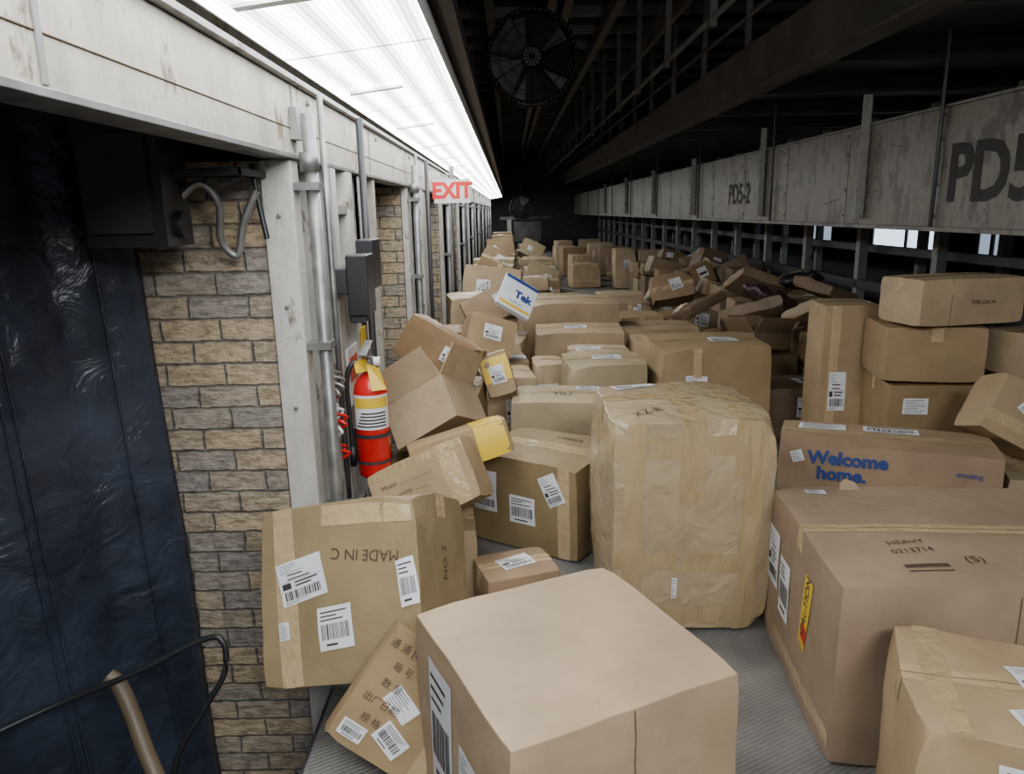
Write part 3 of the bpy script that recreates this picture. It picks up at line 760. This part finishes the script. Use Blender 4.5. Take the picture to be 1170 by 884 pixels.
# fluorescent fixtures
def fixture(y0):
    mb = MB(); L = 1.235
    A = Vector((-.665, 0, 1.955)); B = Vector((-.215, 0, 2.01)); w = (B-A); nrm = Vector((-w.z, 0, w.x)).normalized()
    def P(t, y, off): return A+w*t+Vector((0, y, 0))+nrm*off
    def slab(t0, t1, ya, yb, o0, o1, m):
        v = [P(t, y, o) for o in (o0, o1) for (t, y) in ((t0, ya), (t1, ya), (t1, yb), (t0, yb))]
        vs = [mb.bm.verts.new(p) for p in v]; k = mb.mi(m)
        for f in ((3, 2, 1, 0), (4, 5, 6, 7), (1, 5, 4, 0), (2, 6, 5, 1), (3, 7, 6, 2), (0, 4, 7, 3)):
            mb.bm.faces.new([vs[i] for i in f]).material_index = k
    slab(0, 1, y0, y0+L, .055, .08, M_refl)
    slab(-.012, .0, y0, y0+L, .0, .08, M_refl); slab(1, 1.012, y0, y0+L, .0, .08, M_refl)
    mb.poly([P(0, y0+.004, 0), P(0, y0+L-.004, 0), P(1, y0+L-.004, 0), P(1, y0+.004, 0)], M_lens)
    slab(0, 1, y0, y0+.004, -.002, .055, M_refl); slab(0, 1, y0+L-.004, y0+L, -.002, .055, M_refl)
    slab(.15, .6, y0+.6, y0+.635, -.02, -.012, M_refl)
    slab(.35, .37, y0+.61, y0+.625, -.012, -.0, M_refl)
    mb.obj('fluorescent_light_fixture')
yy = -1.3
while yy < 28:
    fixture(yy); yy += 1.237
mb = MB(); mb.box((-.19, -1.3, 2.095), (-.15, 29, 2.135), M_dark); mb.box((-.6, -1.3, 2.14), (-.15, 29, 2.155), M_dark)
yy = 0
while yy < 29: mb.cyl((-.3, yy, 2.155), (-.3, yy, 3.5), .008, M_dark, 6); yy += 2.5
mb.obj('light_mounting_rail')

# ------------------------------------------------------------------ right elevated conveyor
XP = 2.5
mb = MB()
mb.box((XP, 1.0, 1.36), (XP+.02, 29, 2.02), M_panel)
mb.box((XP-.04, 1.0, 1.335), (XP+.06, 29, 1.36), M_panel); mb.box((XP-.02, 1.0, 2.02), (XP+.08, 29, 2.035), M_panel)
mb.box((XP+.06, 1.0, 1.37), (XP+.78, 29, 1.42), M_struct)
yy = 2.0
while yy < 29:
    mb.box((XP-.004, yy, 1.36), (XP, yy+.03, 2.02), M_panel)
    for z in (1.42, 1.6, 1.85, 1.98): mb.cyl((XP-.014, yy+.025, z), (XP, yy+.025, z), .010, M_alum, 6)
    yy += 1.22
for yb in (5.35, 7.45, 10.2, 13, 16, 19.5):
    zt = 2.22 if yb < 8 else 2.12
    mb.box((XP-.07, yb, 1.40), (XP-.01, yb+.012, zt), M_paintg)
    mb.box((XP-.02, yb, 1.40), (XP-.008, yb+.07, zt), M_paintg)
yy = 4.45
while yy < 29:
    mb.cyl((XP-.03, yy, 1.36), (XP-.03, yy, 2.43), .012, M_dark, 6)
    yy += 2.75
rr = random.Random(5)
for k in range(34):
    ya = rr.uniform(2.6, 12); za = rr.uniform(1.42, 1.95); ln = rr.uniform(.05, .3)
    mb.box((XP-.0015, ya, za), (XP, ya+ln, za+rr.uniform(.003, .010)), rr.choice([M_paintg, M_seam]), (rr.uniform(-20, 20), 0, 0))
mb.text('PD5-3', .43, M_stencil, lambda a, b: Vector((XP-.004, 3.82-a, 1.64+b)), .012)
mb.text('PD5-2', .30, M_stencil, lambda a, b: Vector((XP-.004, 8.3-a, 1.62+b)), .006)
mb.obj('elevated_conveyor_side_panel', bevel=.002)
mb = MB()
mb.box((2.1, .5, 2.45), (2.16, 29, 2.85), M_struct); mb.box((2.02, .5, 2.43), (2.2, 29, 2.45), M_struct)
mb.box((2.16, .5, 2.6), (5.5, 29, 2.66), M_struct)
mb.box((1.55, .5, 3.2), (1.6, 29, 3.4), M_struct)
yy = 1
while yy < 29:
    mb.box((2.2, yy, 2.46), (5.5, yy+.08, 2.6), M_struct)
    mb.box((2.1, yy, 2.85), (2.15, yy+.05, 3.7), M_struct)
    if yy > 4: mb.box((1.4, yy, 2.7), (1.45, yy+.05, 3.7), M_struct)
    yy += 1.5
for z in (3.1, 3.35): mb.cyl((2.12, .5, z), (2.12, 29, z), .02, M_struct, 8)
mb.cyl((1.42, 4, 2.75), (1.42, 29, 2.75), .02, M_struct, 8)
mb.obj('overhead_walkway')
mb = MB()
yy = 3.2
while yy < 29:
    mb.box((3.3, yy, -1), (3.38, yy+.08, 1.36), M_paintg); mb.box((4.2, yy+.6, -1), (4.28, yy+.68, 2.45), M_paintg)
    yy += 1.3
mb.box((3.3, 1, .72), (3.36, 29, .80), M_dark); mb.box((3.45, 1, 1.05), (3.5, 29, 1.12), M_dark)
mb.obj('conveyor_support_posts')
mb = MB(); mb.box((5.6, -1.5, -1), (5.7, 31, 3.9), M_ceil); mb.obj('wall_right')
for i, (a, b, mm) in enumerate([(8.4, 8.9, M_skyd), (9.6, 11.5, M_sky), (13, 14, M_skyd)]):
    mb = MB(); mb.box((5.55, a, .80), (5.6, b, 1.2), mm)
    mb.box((5.53, a-.05, .75), (5.6, a, 1.25), M_dark); mb.box((5.53, b, .75), (5.6, b+.05, 1.25), M_dark); mb.box((5.53, (a+b)/2-.03, .8), (5.6, (a+b)/2+.03, 1.2), M_dark)
    mb.box((5.53, a, .75), (5.6, b, .8), M_dark); mb.box((5.53, a, 1.2), (5.6, b, 1.25), M_dark)
    mb.obj('window_%d' % (i+1))

# fans
def fan(x, y, z, r):
    root = MB(); n = 48
    def ring(rr, yy_, t):
        pts = [(rr*math.cos(2*math.pi*k/n), yy_, rr*math.sin(2*math.pi*k/n)) for k in range(n+1)]
        for k in range(n): root.cyl(pts[k], pts[k+1], t, M_black, 6)
    ring(r, 0, .02); ring(r, .22, .02)
    for rr in (.25, .5, .75): ring(r*rr, -.02, .004)
    for k in range(n):
        a0 = 2*math.pi*k/n; a1 = 2*math.pi*(k+1)/n
        root.poly([(r*math.cos(a0), 0, r*math.sin(a0)), (r*math.cos(a1), 0, r*math.sin(a1)), (r*math.cos(a1), .22, r*math.sin(a1)), (r*math.cos(a0), .22, r*math.sin(a0))], M_black, True)
    for k in range(12):
        a = 2*math.pi*k/12; root.cyl((0, -.02, 0), (r*math.cos(a), -.02, r*math.sin(a)), .004, M_black, 5)
    for k in range(5):
        a = 2*math.pi*k/5; ca, sa = math.cos(a), math.sin(a)
        def pp(u, v, w): return (u*ca-v*sa, w, u*sa+v*ca)
        root.poly([pp(.05, -.05, .1), pp(r*.92, -.2, .06), pp(r*.92, .2, .16), pp(.05, .05, .14)], M_black)
    root.cyl((0, .23, 0), (0, .24, 0), r, M_black, 48)
    root.cyl((0, .0, 0), (0, .25, 0), .09, M_black); root.cyl((0, .1, r), (0, .1, 3.55-z), .02, M_black, 8)
    root.obj('industrial_fan', (x, y, z))
fan(.27, 8.0, 3.0, .44)
fan(.45, 26, 1.6, .4)
mb = MB(); mb.box((-.05, 27, 0), (.1, 27.1, 1.2), M_paintg); mb.box((-.3, 27.2, 1.2), (1.5, 27.3, 1.3), M_struct); mb.box((.2, 28, .4), (1.2, 28.6, 1.1), M_struct); mb.obj('end_platform')

# ------------------------------------------------------------------ world, camera
w = bpy.data.worlds.new('World'); S.world = w; w.use_nodes = True
w.node_tree.nodes['Background'].inputs[0].default_value = (.6, .66, .8, 1); w.node_tree.nodes['Background'].inputs[1].default_value = .16
ld = bpy.data.lights.new('added_fill_lamp', 'AREA'); ld.shape = 'RECTANGLE'; ld.size = 1.4; ld.size_y = .5; ld.energy = 85; ld.color = (.98, .99, 1)  # added unseen fill lamp behind the camera, brightens brick, curtain and box fronts
lo = bpy.data.objects.new('added_fill_lamp', ld); S.collection.objects.link(lo); lo.location = (.9, -1.0, 2.5); lo.rotation_euler = (R(62), 0, R(20))
cd = bpy.data.cameras.new('camera'); cam = bpy.data.objects.new('camera', cd); S.collection.objects.link(cam)
cd.sensor_width = 36; cd.lens = 850/1170*36; cd.clip_start = .02
cam.location = (0, 0, 1.5); cam.rotation_mode = 'QUATERNION'
cam.rotation_quaternion = Euler((R(90-13.3), 0, 0)).to_quaternion() @ Quaternion((0, 0, 1), R(-1.2))
S.camera = cam
